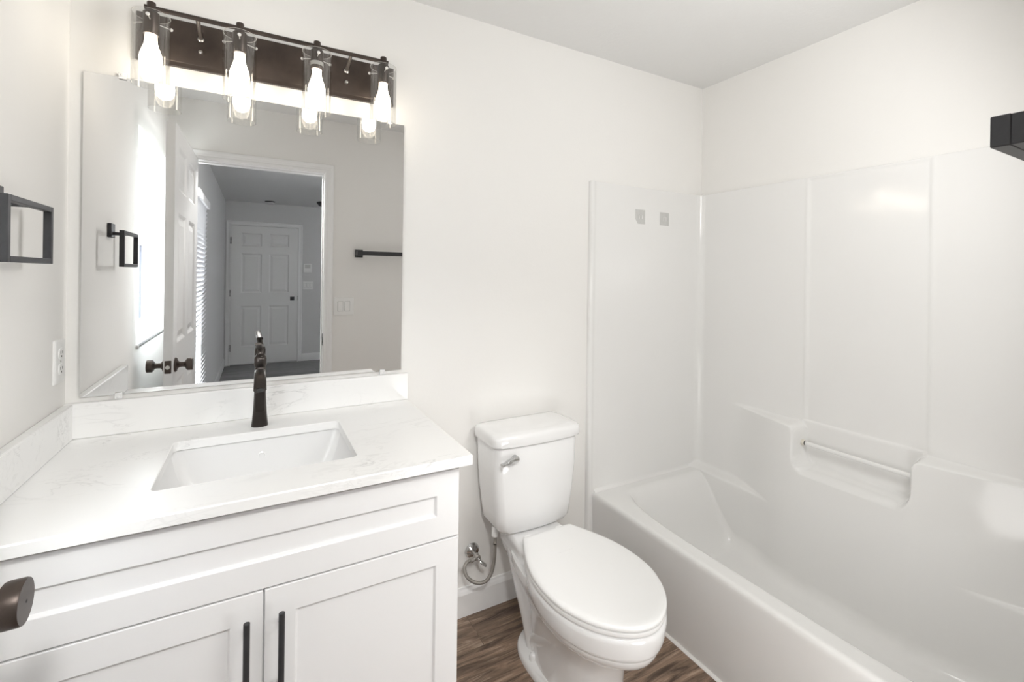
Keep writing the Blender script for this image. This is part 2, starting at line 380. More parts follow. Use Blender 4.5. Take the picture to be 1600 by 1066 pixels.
# bathroom door, swung open against the window wall
LW, LH, LT = 0.80, 2.043, 0.035
HINGE = Vector((0.129, -1.640, 0.012)); LATCH = Vector((0.1195, -0.840, 0.012))
d1 = bpy.data.objects.new('door_1', None); COL.objects.link(d1); d1['kind'] = 'structure'
d1['label'] = 'open white six-panel bathroom door with black knobs, mirrored beside the window'; d1['category'] = 'door'
ux = (LATCH-HINGE).normalized(); uy = Vector((-ux.y, ux.x, 0))
MD = Matrix(((ux.x, uy.x, 0, HINGE.x), (ux.y, uy.y, 0, HINGE.y), (0, 0, 1, HINGE.z), (0, 0, 0, 1)))
bm = BM(); six_panel(bm, LW, LH, LT, [(0.11, 0.355), (0.445, 0.69)], ROWS); bm.transform(MD); part('door_leaf', bm, M_DOOR, d1)
KX, KZ = LW-0.058, 0.936
def knob(bm, s):
    ax = Vector((0, s, 0)); b0 = Vector((KX, s*LT/2, KZ))
    lathe(bm, b0, ax, [(0.033, 0), (0.033, 0.004), (0.030, 0.008), (0.018, 0.012), (0.0125, 0.018), (0.0115, 0.030), (0.013, 0.038), (0.022, 0.043), (0.0275, 0.047), (0.0285, 0.051), (0.0285, 0.066), (0.0275, 0.0685), (0.004, 0.0690)], 40)
    return b0+ax*0.0690
for s in (-1, 1):
    bm = BM(); tip = knob(bm, s); bm.transform(MD)
    k = part('door_knob', bm, M_BRONZE, d1, smooth=True, angle=30)
    bm = BM(); cyl(bm, tip-Vector((0, s*0.001, 0)), tip+Vector((0, s*0.0004, 0)), 0.0022, 12); bm.transform(MD); part('keyhole', bm, M_SLOT, k)
bm = BM(); loft(bm, [[(LW+0.0015, y, z) for (y, z, _) in rrect(-0.0125, 0.0125, KZ-0.029, KZ+0.029, 0.003, 0)], [(LW-0.002, y, z) for (y, z, _) in rrect(-0.0125, 0.0125, KZ-0.029, KZ+0.029, 0.003, 0)]]); bm.transform(MD)
lp = part('latch_plate', bm, M_BRONZE, d1)
bm = BM(); cyl(bm, (LW, 0, KZ), (LW+0.011, 0, KZ), 0.0085, 16); bm.transform(MD); part('latch_bolt', bm, M_NICKEL, lp, smooth=True, angle=30)
for z in (0.22, 1.02, 1.82):
    bm = BM(); cyl(bm, (-0.006, LT/2+0.003, z-0.045), (-0.006, LT/2+0.003, z+0.045), 0.006, 12); box(bm, -0.004, -0.0005, -LT/2, LT/2, z-0.045, z+0.045); bm.transform(MD); part('hinge', bm, M_BLACK, d1)

# far door in the room beyond
FW, FH = 0.888, 2.045
d2 = bpy.data.objects.new('door_2', None); COL.objects.link(d2); d2['kind'] = 'structure'
d2['label'] = 'closed white six-panel door across the room beyond the doorway'; d2['category'] = 'door'
MF = Matrix.Translation((0.132, HY+0.012, 0.02))
bm = BM(); six_panel(bm, FW, FH, 0.03, [(0.125, 0.395), (0.490, 0.765)], [(0.25, 0.855), (1.05, 1.635), (1.74, 1.94)]); bm.transform(MF); part('door_leaf', bm, M_DOOR, d2)
bm = BM(); box(bm, FW-0.075-0.03, FW-0.075+0.03, 0.015, 0.022, 0.93, 0.99); box(bm, FW-0.10, FW-0.052, 0.022, 0.062, 0.936, 0.984); bm.transform(MF); part('door_knob', bm, M_BLACK, d2, bevel=0.003)
for z in (0.24, 1.05, 1.82):
    bm = BM(); box(bm, -0.016, 0.002, 0.012, 0.022, z-0.05, z+0.05); bm.transform(MF); part('hinge', bm, M_BLACK, d2)
bm = BM(); box(bm, FW-0.002, FW+0.012, 0.012, 0.018, 0.93, 1.0); bm.transform(MF); part('strike_plate', bm, M_BLACK, d2)
bm = BM(); box(bm, 0.120, 0.129, HY, HY+0.034, 0, 2.078); box(bm, 1.023, 1.032, HY, HY+0.034, 0, 2.078); box(bm, 0.120, 1.032, HY, HY+0.034, 2.069, 2.078)
bm2 = BM(); struct(link('trim_4', bm, M_TRIM))
bm2.free()
casing('trim_3', 0.125, 1.027, 2.074, HY, 1, scale=0.78)

# ------------------------------------------------------------------ windows
def window(name, y0, y1, z0, z1, xf, label, sill=True, x_in=0.0):
    r = bpy.data.objects.new(name, None); COL.objects.link(r); r['kind'] = 'structure'; r['label'] = label; r['category'] = 'window'
    bm = BM(); fr = 0.045
    box(bm, xf, xf+0.055, y0, y0+fr, z0, z1); box(bm, xf, xf+0.055, y1-fr, y1, z0, z1)
    box(bm, xf, xf+0.055, y0+fr, y1-fr, z1-fr, z1); box(bm, xf, xf+0.055, y0+fr, y1-fr, z0, z0+fr)
    part('window_frame', bm, M_VINYL, r, bevel=0.003)
    zm = (z0+z1)/2
    for k, (a, b, dx) in enumerate(((z0+fr, zm+0.02, 0.022), (zm-0.02, z1-fr, 0.004))):
        bm = BM(); s = 0.034; x0, x1 = xf+dx, xf+dx+0.022; c0, c1 = y0+fr+0.001, y1-fr-0.001
        box(bm, x0, x1, c0, c0+s, a, b); box(bm, x0, x1, c1-s, c1, a, b); box(bm, x0, x1, c0+s, c1-s, a, a+s); box(bm, x0, x1, c0+s, c1-s, b-s, b)
        sh = part('sash', bm, M_VINYL, r, bevel=0.002)
        bm = BM(); box(bm, x0+0.009, x0+0.013, c0+s, c1-s, a+s, b-s); part('window_pane', bm, M_PANE, sh)
        bm = BM(); q = 0.006
        box(bm, x0+0.014, x0+0.0225, c0+s, c0+s+q, a+s, b-s); box(bm, x0+0.014, x0+0.0225, c1-s-q, c1-s, a+s, b-s)
        part('dark_view_strip', bm, M_DARKVIEW, sh)  # dark strips added for the dark outside that shows in the glass
    return r
window('window_1', WY0, WY1, WZ0, WZ1, -0.135, 'bright white-framed window in a deep reveal, mirrored behind the open door')
bm = BM(); box(bm, -0.078, 0.012, WY0+0.001, WY1-0.001, WZ0, WZ0+0.012); box(bm, 0.0005, 0.012, WY0-0.01, WY1+0.012, WZ0-0.004, WZ0+0.012)
struct(link('trim_5', bm, M_TRIM, bevel=0.003))
window('window_2', HWY0, HWY1, HWZ0, HWZ1, -0.135, 'tall bright window covered by a white blind in the room beyond')
bl = thing('window_blind', 'white slatted blind over the window just past the open door edge, mirrored', 'blind', (HX-0.03, (HWY0+HWY1)/2, HWZ1))
bm = BM(); box(bm, HX+0.004, HX+0.05, HWY0-0.07, HWY1+0.07, HWZ1-0.03, HWZ1+0.03); part('head_rail', bm, M_SLAT, bl, bevel=0.003)
bm = BM(); z = HWZ1-0.05
while z > HWZ0+0.0:
    p = [(HX+0.010, HWY0-0.03, z-0.020), (HX+0.010, HWY1+0.03, z-0.020), (HX+0.034, HWY1+0.03, z+0.020), (HX+0.034, HWY0-0.03, z+0.020)]
    bm.faces.new([bm.verts.new(q) for q in p]); z -= 0.036
part('slats', bm, M_SLAT, bl)
bm = BM(); box(bm, HX+0.008, HX+0.040, HWY0-0.03, HWY1+0.03, HWZ0-0.03, HWZ0); part('bottom_rail', bm, M_SLAT, bl, bevel=0.003)

# ------------------------------------------------------------------ vanity cabinet
CX0, CX1, CF, CZT = 0.033, 0.937, -0.600, 0.882      # cabinet x range, front face y, top
vc = thing('vanity_cabinet', 'white shaker bathroom vanity cabinet under the veined quartz counter', 'cabinet', (0.485, -0.3, 0))
bm = BM()
CB = CF+0.021
box(bm, CX0, CX0+0.018, CB, -0.003, 0.0, 0.880); box(bm, CX1-0.018, CX1, CB, -0.003, 0.0, 0.880)
box(bm, CX0+0.018, CX1-0.018, -0.015, -0.003, 0.1, 0.70); box(bm, CX0+0.018, CX1-0.018, CB, -0.015, 0.1, 0.118)
box(bm, CX0+0.018, CX1-0.018, CB, CB+0.018, 0.68, 0.72); box(bm, CX0+0.018, CX1-0.018, CB, CB+0.018, 0.855, 0.880)
box(bm, CX0+0.018, CX1-0.018, CB+0.06, CB+0.075, 0.0, 0.1)
box(bm, 0.465, 0.505, CB, CB+0.018, 0.118, 0.68)
part('carcass', bm, [M_CAB], vc)
def shaker(x0, x1, z0, z1, rail, t=0.019):
    bm = BM(); y0, y1 = CF, CF+t; d = 0.008
    xi0, xi1, zi0, zi1 = x0+rail, x1-rail, z0+rail, z1-rail
    rings = [[(x0, y1, z0), (x1, y1, z0), (x1, y1, z1), (x0, y1, z1)], [(x0, y0+0.0012, z0), (x1, y0+0.0012, z0), (x1, y0+0.0012, z1), (x0, y0+0.0012, z1)]]
    for i, yy in ((0.0012, y0),):
        rings.append([(x0+i, yy, z0+i), (x1-i, yy, z0+i), (x1-i, yy, z1-i), (x0+i, yy, z1-i)])
    for i, yy in ((0, y0), (0.0015, y0+0.001), (0.005, y0+d), (0.0056, y0+d+0.0002)):
        rings.append([(xi0+i, yy, zi0+i), (xi1-i, yy, zi0+i), (xi1-i, yy, zi1-i), (xi0+i, yy, zi1-i)])
    loft(bm, rings); return bm
part('drawer_front', shaker(CX0+0.002, CX1-0.002, 0.697, 0.871, 0.060), M_CAB, vc)
for (a, b, hx) in ((CX0+0.002, 0.4835, 0.4535), (0.4865, CX1-0.002, 0.5185)):
    dr = part('door', shaker(a, b, 0.105, 0.693, 0.060), M_CAB, vc)
    bm = BM(); hy = CF-0.032
    lathe(bm, (hx, hy, 0.655), (0, 0, -1), [(0.0045, 0), (0.0062, 0.0012), (0.0062, 0.2058), (0.0045, 0.207)], 20)
    cyl(bm, (hx, CF+0.001, 0.616), (hx, hy, 0.616), 0.005, 16); cyl(bm, (hx, CF+0.001, 0.488), (hx, hy, 0.488), 0.005, 16)
    part('handle', bm, M_BLACK, dr, smooth=True, angle=35)

# ------------------------------------------------------------------ counter with backsplashes
KX1, KF, KZ0, KZ1 = 0.9659, -0.623, 0.884, 0.9082
SX0, SX1, SY0, SY1 = 0.2695, 0.697, -0.493, -0.168
ct = thing('countertop', 'white quartz vanity countertop with grey veins and a rectangular sink cutout', 'countertop', (0.48, -0.3, KZ0))
bm = BM()
def ringpts(z, ins=0.0): return rrect(0.001+ins, KX1-ins, KF+ins, -0.001-ins, 0.006, z, 4)
def holepts(z, o=0.0): return rrect(SX0-o, SX1+o, SY0-o, SY1+o, 0.016, z, 4)
N = 20
rings = [holepts(KZ0), ringpts(KZ0), ringpts(KZ1-0.003), [*ringpts(KZ1, 0.003)], holepts(KZ1, 0.0015), holepts(KZ1-0.0015)]
loft(bm, rings, False, False, loop=True)
part('slab', bm, M_QUARTZ, ct, smooth=True, angle=25)
BT = 0.022
bm = BM(); box(bm, 0.001, KX1, -BT, -0.001, KZ1, 1.0072); part('backsplash', bm, M_QUARTZ, ct, bevel=0.003)
bm = BM(); box(bm, 0.001, 0.001+BT, KF+0.004, -BT-0.0005, KZ1, 1.0072); part('side_splash', bm, M_QUARTZ, ct, bevel=0.003)

# undermount sink
sk = thing('sink', 'white rectangular undermount sink set into the quartz counter', 'sink', (0.483, -0.33, 0.74))
bm = BM()
def basin(ix, iyb, iyf, r, z): return rrect(SX0-0.006+ix, SX1+0.006-ix, SY0-0.006+iyf, SY1+0.006-iyb, r, z, 8)
sec = [(-0.018, -0.018, -0.018, 0.03, 0.8835), (0, 0, 0, 0.022, 0.8835), (0.002, 0.001, 0.002, 0.024, 0.876), (0.012, 0.006, 0.006, 0.028, 0.845), (0.030, 0.014, 0.012, 0.032, 0.810),
       (0.055, 0.026, 0.020, 0.036, 0.780), (0.080, 0.045, 0.035, 0.042, 0.762), (0.110, 0.070, 0.060, 0.045, 0.753), (0.150, 0.110, 0.100, 0.04, 0.749), (0.205, 0.155, 0.155, 0.008, 0.747)]
inner = [basin(*s[:4], s[4] if s[4] > .87 else .876-(.876-s[4])*1.28) for s in sec]
outer = [[(x+(x-0.483)*0.03, y+(y+0.33)*0.04, z-0.012) for (x, y, z) in r] for r in inner[1:]]
loft(bm, inner, cap0=False, cap1=True)
loft(bm, [inner[0]]+outer, cap0=False, cap1=True)
part('basin', bm, M_SINK, sk, smooth=True, angle=60)
bm = BM(); lathe(bm, (0.483, -0.33, 0.7112), (0, 0, 1), [(0.030, 0.0), (0.030, 0.003), (0.024, 0.004), (0.022, 0.0025), (0.018, 0.006), (0.002, 0.008)], 28); part('drain', bm, M_FAUCET, sk, smooth=True)
bm = BM(); lathe(bm, (0.483, -0.1690, 0.835), (0, -1, 0), [(0.011, -0.006), (0.011, -0.001), (0.008, 0.0005), (0.007, -0.002)], 20); part('overflow_hole', bm, M_PORC, sk, smooth=True)

# ------------------------------------------------------------------ faucet
fx, fy = 0.4765, -0.108
fc = thing('faucet', 'dark bronze single-handle faucet standing behind the sink', 'faucet', (fx, fy, KZ1))
bm = BM()
def sq(cx, cy, rx, ry, z, ex=3.4, n=32, tilt=0.0):
    out = []
    for i in range(n):
        a = 2*PI*i/n; c, s = math.cos(a), math.sin(a)
        px = rx*math.copysign(abs(c)**(2/ex), c); py = ry*math.copysign(abs(s)**(2/ex), s)
        out.append((cx+px, cy+py, z+tilt*py))
    return out
loft(bm, [sq(fx, fy, .0232, .0232, KZ1+0.0002, 2.3), sq(fx, fy, .0232, .0232, KZ1+0.003, 2.3), sq(fx, fy, .0218, .0222, KZ1+0.012, 2.4), sq(fx, fy, .0196, .0205, KZ1+0.035, 2.6),
          sq(fx, fy, .0176, .0195, KZ1+0.065, 2.9), sq(fx, fy+.001, .0162, .019, KZ1+0.100, 3.0), sq(fx, fy+.002, .0156, .0180, KZ1+0.140, 3.0), sq(fx, fy+.002, .0150, .0165, KZ1+0.176, 2.8), sq(fx, fy+.002, .0135, .0145, KZ1+0.180, 2.6)])
part('body', bm, M_FAUCET, fc, smooth=True, angle=50)
bm = BM()
sp = spline([(fx-.001, fy+.004, 1.045), (fx-.001, fy-.022, 1.068), (fx-.001, fy-.060, 1.078), (fx-.001, fy-.095, 1.066), (fx-.001, fy-.118, 1.043)], 6)
ws = [0.0145+0.0022*i/(len(sp)-1) for i in range(len(sp))]; hs_ = [0.017-0.006*i/(len(sp)-1) for i in range(len(sp))]
tube(bm, sp, ws, 24, ry=hs_, ex=2.7)
s_ = part('spout', bm, M_FAUCET, fc, smooth=True, angle=55)
bm = BM(); t_ = (Vector(sp[-1])-Vector(sp[-2])).normalized(); cyl(bm, Vector(sp[-1])-t_*0.002, Vector(sp[-1])+t_*0.003, 0.0085, 20); part('aerator', bm, M_SLOT, s_, smooth=True)
# front facet below the spout
bm = BM(); loft(bm, [[(fx-.0125, fy-.0200, KZ1+.045), (fx+.0125, fy-.0200, KZ1+.045), (fx+.0125, fy-.012, KZ1+.045), (fx-.0125, fy-.012, KZ1+.045)],
                     [(fx-.0125, fy-.0215, KZ1+.052), (fx+.0125, fy-.0215, KZ1+.052), (fx+.0125, fy-.012, KZ1+.052), (fx-.0125, fy-.012, KZ1+.052)],
                     [(fx-.0125, fy-.0200, KZ1+.105), (fx+.0125, fy-.0200, KZ1+.105), (fx+.0125, fy-.010, KZ1+.105), (fx-.0125, fy-.010, KZ1+.105)]])
part('front_plate', bm, M_FAUCET, fc, bevel=0.001)
bm = BM()
loft(bm, [sq(fx, fy+.002, .0150, .016, KZ1+.181, 2.8), sq(fx, fy+.002, .0170, .018, KZ1+.184, 2.8), sq(fx, fy+.002, .0170, .018, KZ1+.205, 2.8), sq(fx, fy+.003, .0150, .016, KZ1+.212, 2.8), sq(fx, fy+.005, .011, .012, KZ1+.218, 2.6),
          sq(fx-.001, fy+.006, .0085, .0095, KZ1+.232, 2.6), sq(fx-.003, fy+.004, .0090, .011, KZ1+.243, 2.8)])
hd = part('handle', bm, M_FAUCET, fc, smooth=True, angle=45)
bm = BM()
tube(bm, [(fx-.001, fy+.012, KZ1+.242), (fx-.003, fy-.012, KZ1+.246), (fx-.005, fy-.040, KZ1+.252), (fx-.007, fy-.060, KZ1+.259)], [.0100, .0105, .0095, .0085], 16, ry=[.0055, .0048, .004, .0032], ex=3.2)
part('lever', bm, M_FAUCET, hd, smooth=True, angle=50)

# ------------------------------------------------------------------ mirror
MX0, MX1, MZ0, MZ1 = 0.0319, 0.942, 1.0203, 1.9383
mr = thing('mirror', 'large frameless wall mirror above the quartz vanity backsplash', 'mirror', (0.487, -0.003, MZ0))
bm = BM(); box(bm, MX0, MX1, -0.006, -0.0006, MZ0, MZ1)
for f in bm.faces:
    f.material_index = 0 if f.normal.y < -0.5 or f.calc_center_median().y < -0.0055 else 1
part('mirror_glass', bm, [M_MIRROR, M_MEDGE], mr)
for (cx, top) in ((0.118, True), (0.888, True), (0.118, False), (0.872, False)):
    z = MZ1 if top else MZ0; s = 1 if top else -1
    bm = BM(); box(bm, cx-0.009, cx+0.009, -0.0125, -0.0005, min(z, z+s*0.012), max(z, z+s*0.012))
    box(bm, cx-0.009, cx+0.009, -0.0125, -0.0065, min(z-s*0.006, z), max(z-s*0.006, z)); cyl(bm, (cx, -0.012, z+s*0.006), (cx, -0.0145, z+s*0.006), 0.004, 14)
    part('mirror_clip', bm, M_CLIP, mr, bevel=0.0015)

# ------------------------------------------------------------------ vanity light
vl = thing('vanity_light', 'bronze four-bulb vanity light with clear glass shades above the mirror', 'light', (0.52, 0, 2.07))
bm = BM()
def pl(i, y): return [(0.147+i*.5, y, 1.999+i), (0.899-i*.5, y, 1.999+i), (0.899-i*.5, y, 2.136-i*.3), (0.147+i*.5, y, 2.136-i*.3)]
loft(bm, [pl(0, -0.0005), pl(0, -0.014), pl(0.0015, -0.016), pl(0.008, -0.024), pl(0.010, -0.025)]); part('backplate', bm, M_BRONZE, vl)
BY, BZ = -0.120, 2.107
bm = BM(); cyl(bm, (0.185, BY, BZ), (0.852, BY, BZ), 0.0065, 16); part('bar', bm, M_BRONZE, vl, smooth=True)
for x in (0.3065, 0.7305):
    bm = BM(); cyl(bm, (x, -0.024, 2.088), (x, BY, BZ), 0.0055, 14); lathe(bm, (x, -0.0245, 2.087), (0, -1, 0.2), [(0.009, 0), (0.009, 0.004), (0.006, 0.007)], 16); part('standoff', bm, M_NICKEL, vl, smooth=True)
    bm = BM(); lathe(bm, (x, -0.0245, 2.048), (0, -1, 0), [(0.0065, 0), (0.0065, 0.004), (0.005, 0.008), (0.001, 0.0095)], 16); part('screw_cap', bm, M_NICKEL, vl, smooth=True)
LX = [0.2005, 0.4120, 0.6255, 0.8365]
for i, x in enumerate(LX):
    bm = BM(); lathe(bm, (x, BY, 2.122), (0, 0, -1), [(0.0095, 0), (0.0105, 0.002), (0.0105, 0.022), (0.0150, 0.026), (0.0190, 0.030), (0.0190, 0.088), (0.0175, 0.090)], 24)
    so = part('socket', bm, M_BRONZE, vl, smooth=True, angle=40)
    if i == 2:
        bm = BM(); cyl(bm, (x, BY, 2.055), (x, BY, 2.043), 0.0197, 24); part('threaded_ring', bm, M_BULBBASE, so, smooth=True)
    bm = BM(); R1, R2 = 0.0440, 0.0420; zt, zb = 2.087, 1.893
    rr = [frame_ring((x, BY, z), (0, 0, 1), r, 48) for r, z in ((R1, zb), (R1, zt), (R2, zt), (R2, zb))]
    loft(bm, rr, False, False, loop=True)
    bm.faces.ensure_lookup_table()
    for f in bm.faces:
        zs_ = [v.co.z for v in f.verts]
        f.material_index = 1 if max(zs_)-min(zs_) < 1e-5 else 0
    sh = part('glass_shade', bm, [M_GLASS, M_RIM], vl, smooth=True, angle=40)
    for k in range(3):
        a = math.radians(-90+120*k); d = Vector((math.cos(a), math.sin(a), 0)); c = Vector((x, BY, 2.068))
        bm = BM(); cyl(bm, c+d*0.018, c+d*0.050, 0.0012, 8); lathe(bm, c+d*0.0445, d, [(0.002, 0), (0.0045, 0.001), (0.0050, 0.004), (0.0035, 0.007), (0.001, 0.008)], 14); part('thumbscrew', bm, M_RIM, sh, smooth=True)
    bm = BM()
    prof = [(0.0135, 0.0), (0.0138, 0.008), (0.0142, 0.020), (0.0165, 0.032), (0.0210, 0.045), (0.0252, 0.058), (0.0272, 0.070), (0.0272, 0.080), (0.0255, 0.092), (0.0212, 0.102), (0.0145, 0.109), (0.0070, 0.1125), (0.001, 0.1135)]
    lathe(bm, (x, BY, 2.033), (0, 0, -1), [(min(r, .0145)+max(0, r-.0145)*0.92, h*0.94) for r, h in prof], 32); part('bulb', bm, M_BULB, vl, smooth=True, angle=60)

# added fill light outside the doorway, shaped as a flush ceiling fixture (above the frame and above what the mirror shows)
gl = thing('hall_fill_light', 'unseen round white flush light added on the hall ceiling to brighten the bathroom', 'light', (0.50, -2.25, CH))
bm = BM(); lathe(bm, (0.50, -2.25, CH-0.0005), (0, 0, -1), [(0.165, 0), (0.165, 0.012), (0.160, 0.018), (0.150, 0.018)], 40); part('ceiling_pan', bm, M_TRIM, gl, smooth=True)
bm = BM(); lathe(bm, (0.50, -2.25, CH-0.018), (0, 0, -1), [(0.149, 0), (0.146, 0.006), (0.12, 0.012), (0.06, 0.016), (0.002, 0.017)], 40, cap0=False); part('diffuser', bm, M_DIFF, gl, smooth=True)
lamp('hall_fill', 'AREA', (0.50, -2.25, CH-0.07), HALL_FILL, 0.26, (1.0, 0.985, 0.96), (math.radians(50), 0, 0))
# added soft fill spots inside the room, out of view, standing in for a flash
for nm, pos, aim, pw, cone in (('fill_upper', (1.68, -1.46, 1.93), (0.1, 1.0, -0.25), FILL, 165), ('fill_lower', (1.38, -1.56, 0.38), (0.1, 1.0, 0.2), LOW_FILL, 165),
                               ('fill_side', (1.66, -1.46, 1.62), (-1.0, 0.50, 0.20), SIDE_FILL, 66)):
    f2 = lamp(nm, 'SPOT', pos, pw, 0.20, (1.0, 0.99, 0.975)); f2.data.spot_size = math.radians(cone)
    f2.rotation_euler = Vector(aim).to_track_quat('-Z', 'Y').to_euler()

# ------------------------------------------------------------------ wall plates and bars
def plate_thing(root, x0, x1, z0, z1, axis, base, sgn, m=M_PLATE):
    bm = BM()
    def P(a, z, d): return (a, base+sgn*d, z) if axis == 'y' else (base+sgn*d, a, z)
    def rg(i, d): return [P(a, z, d) for (a, z, _) in rrect(x0+i, x1-i, z0+i, z1-i, 0.004, 0, 4)]
    loft(bm, [rg(0, 0.0003), rg(0, 0.003), rg(0.003, 0.0055), rg(0.005, 0.006)])
    return part('cover_plate', bm, m, root, smooth=True, angle=30)
ou = thing('wall_outlet', 'white duplex wall outlet above the side splash', 'outlet', (0, -0.058, 1.075))
plate_thing(ou, -0.094, -0.022, 1.075, 1.1925, 'x', 0, 1)
for zc in (1.113, 1.155):
    bm = BM(); rgs = []
    for i, d in ((0, 0.005), (0, 0.0075), (0.001, 0.008)):
        pts = []
        for k in range(28):
            a = 2*PI*k/28; y = (0.0172-i)*math.cos(a); z = max(-0.0135+i, min(0.0135-i, (0.0172-i)*math.sin(a))); pts.append((d, -0.058+y, zc+z))
        rgs.append(pts)
    loft(bm, rgs); rc = part('receptacle', bm, M_PLATE, ou, smooth=True, angle=30)
    for (y, z, w, h) in ((-0.0065, 0.003, 0.0022, 0.0085), (0.0065, 0.003, 0.0022, 0.007), (0, -0.0075, 0.0045, 0.0045)):
        bm = BM(); box(bm, 0.0078, 0.0083, -0.058+y-w/2, -0.058+y+w/2, zc+z-h/2, zc+z+h/2); part('slot', bm, M_SLOT, rc)
bm = BM(); lathe(bm, (0.0058, -0.058, 1.134), (1, 0, 0), [(0.003, 0), (0.003, 0.001), (0.001, 0.0016)], 12); part('screw', bm, M_NICKEL, ou)

sw = thing('light_switch', 'white double rocker light switch mirrored beside the bathroom doorway trim', 'switch', (0.99, FY, 1.09))
def rockers(root, x0, x1, z0, z1, base, n, cx=None):
    plate_thing(root, x0, x1, z0, z1, 'y', base, 1)
    zc = (z0+z1)/2; w = 0.033; step = 0.046
    for k in range(n):
        xc = (x0+x1)/2+(k-(n-1)/2)*step
        bm = BM(); loft(bm, [[(xc-w/2, base+0.005, zc-0.033), (xc+w/2, base+0.005, zc-0.033), (xc+w/2, base+0.005, zc+0.033), (xc-w/2, base+0.005, zc+0.033)],
                             [(xc-w/2, base+0.0105, zc-0.033), (xc+w/2, base+0.0105, zc-0.033), (xc+w/2, base+0.0070, zc+0.033), (xc-w/2, base+0.0070, zc+0.033)]])
        part('rocker', bm, M_PLATE, root, bevel=0.001)
        bm = BM(); q = 0.0012; y0, y1 = base+0.0058, base+0.0066
        a0, a1, b0, b1 = xc-w/2-q, xc+w/2+q, zc-0.033-q, zc+0.033+q
        box(bm, a0, a0+q, y0, y1, b0, b1); box(bm, a1-q, a1, y0, y1, b0, b1); box(bm, a0, a1, y0, y1, b0, b0+q); box(bm, a0, a1, y0, y1, b1-q, b1); part('gap', bm, M_SLOT, root)
rockers(sw, 0.928, 1.060, 1.088, 1.214, FY, 2)
sw2 = thing('light_switch', 'white triple switch plate mirrored beside the far closed door', 'switch', (1.165, HY, 1.12))
rockers(sw2, 1.092, 1.248, 1.120, 1.243, HY, 3)
th = thing('thermostat', 'small white thermostat above the switch beside the far closed door', 'thermostat', (1.16, HY, 1.38))
bm = BM(); box(bm, 1.100, 1.220, HY+0.0005, HY+0.022, 1.385, 1.520); part('case', bm, M_PLATE, th, bevel=0.004)
bm = BM(); box(bm, 1.120, 1.200, HY+0.022, HY+0.0225, 1.45, 1.505); part('screen', bm, M_STICK, th)

# towel ring on the window wall
trg = thing('towel_ring', 'matte black rectangular towel ring on the wall beside the mirror', 'towel ring', (0, -0.42, 1.47))
bm = BM(); box(bm, 0.0004, 0.012, -0.452, -0.402, 1.497, 1.547); part('wall_plate', bm, M_BLACK, trg, bevel=0.0015)
bm = BM(); box(bm, 0.012, 0.056, -0.4325, -0.4215, 1.5055, 1.5165); part('post', bm, M_BLACK, trg, bevel=0.001)
bm = BM(); ya, yb, za, zb, t = -0.538, -0.322, 1.392, 1.518, 0.0115; x0, x1 = 0.050, 0.064
box(bm, x0, x1, ya, ya+t, za, zb); box(bm, x0, x1, yb-t, yb, za, zb); box(bm, x0, x1, ya+t, yb-t, zb-t, zb); box(bm, x0, x1, ya+t, yb-t, za, za+t)
part('ring', bm, M_BLACK, trg, bevel=0.0008)
# towel bar on the door wall
tb = thing('towel_bar', 'matte black square towel bar on the wall beside the doorway', 'towel bar', (1.36, FY, 1.54))
b0, b1, zc, yf = 1.0655, 1.665, 1.519, -1.5615
for xm in (b0+0.025, b1-0.025):
    bm = BM(); box(bm, xm-0.0265, xm+0.0265, FY+0.0004, FY+0.010, zc-0.0265, zc+0.0265); pl_ = part('wall_plate', bm, M_BLACK, tb, bevel=0.0015)
    bm = BM(); box(bm, xm-0.0245, xm+0.0175, FY+0.010, yf-0.0135, zc-0.0142, zc+0.0142); part('post', bm, M_BLACK, tb, bevel=0.001)
bm = BM(); box(bm, b0, b1, yf-0.0140, yf, zc-0.0146, zc+0.0146); part('bar', bm, M_BLACK, tb, bevel=0.001)

# hall ceiling pieces
sd = thing('smoke_detector', 'white smoke detector on the ceiling before the far closed door', 'smoke detector', (0.62, -5.93, CH))
bm = BM(); lathe(bm, (0.62, -5.93, CH-0.0004), (0, 0, -1), [(0.068, 0), (0.068, 0.006), (0.058, 0.010), (0.058, 0.018)], 28); part('base', bm, M_SLOT, sd, smooth=True)
bm = BM(); lathe(bm, (0.62, -5.93, CH-0.018), (0, 0, -1), [(0.062, 0), (0.062, 0.012), (0.050, 0.022), (0.002, 0.024)], 28); part('cover', bm, M_HWALL, sd, smooth=True)
hf = thing('ceiling_fixture', 'dark bracket of a ceiling fixture half hidden by the door jamb', 'light', (1.22, -4.5, CH))
bm = BM(); cyl(bm, (1.22, -4.5, CH-0.0004), (1.22, -4.5, 2.27), 0.012, 12); part('rod', bm, M_BLACK, hf)
bm = BM(); lathe(bm, (1.22, -4.5, 2.262), (0, 0, -1), [(0.115, 0), (0.115, 0.010), (0.085, 0.045), (0.02, 0.05)], 24); part('shade', bm, M_BLACK, hf)

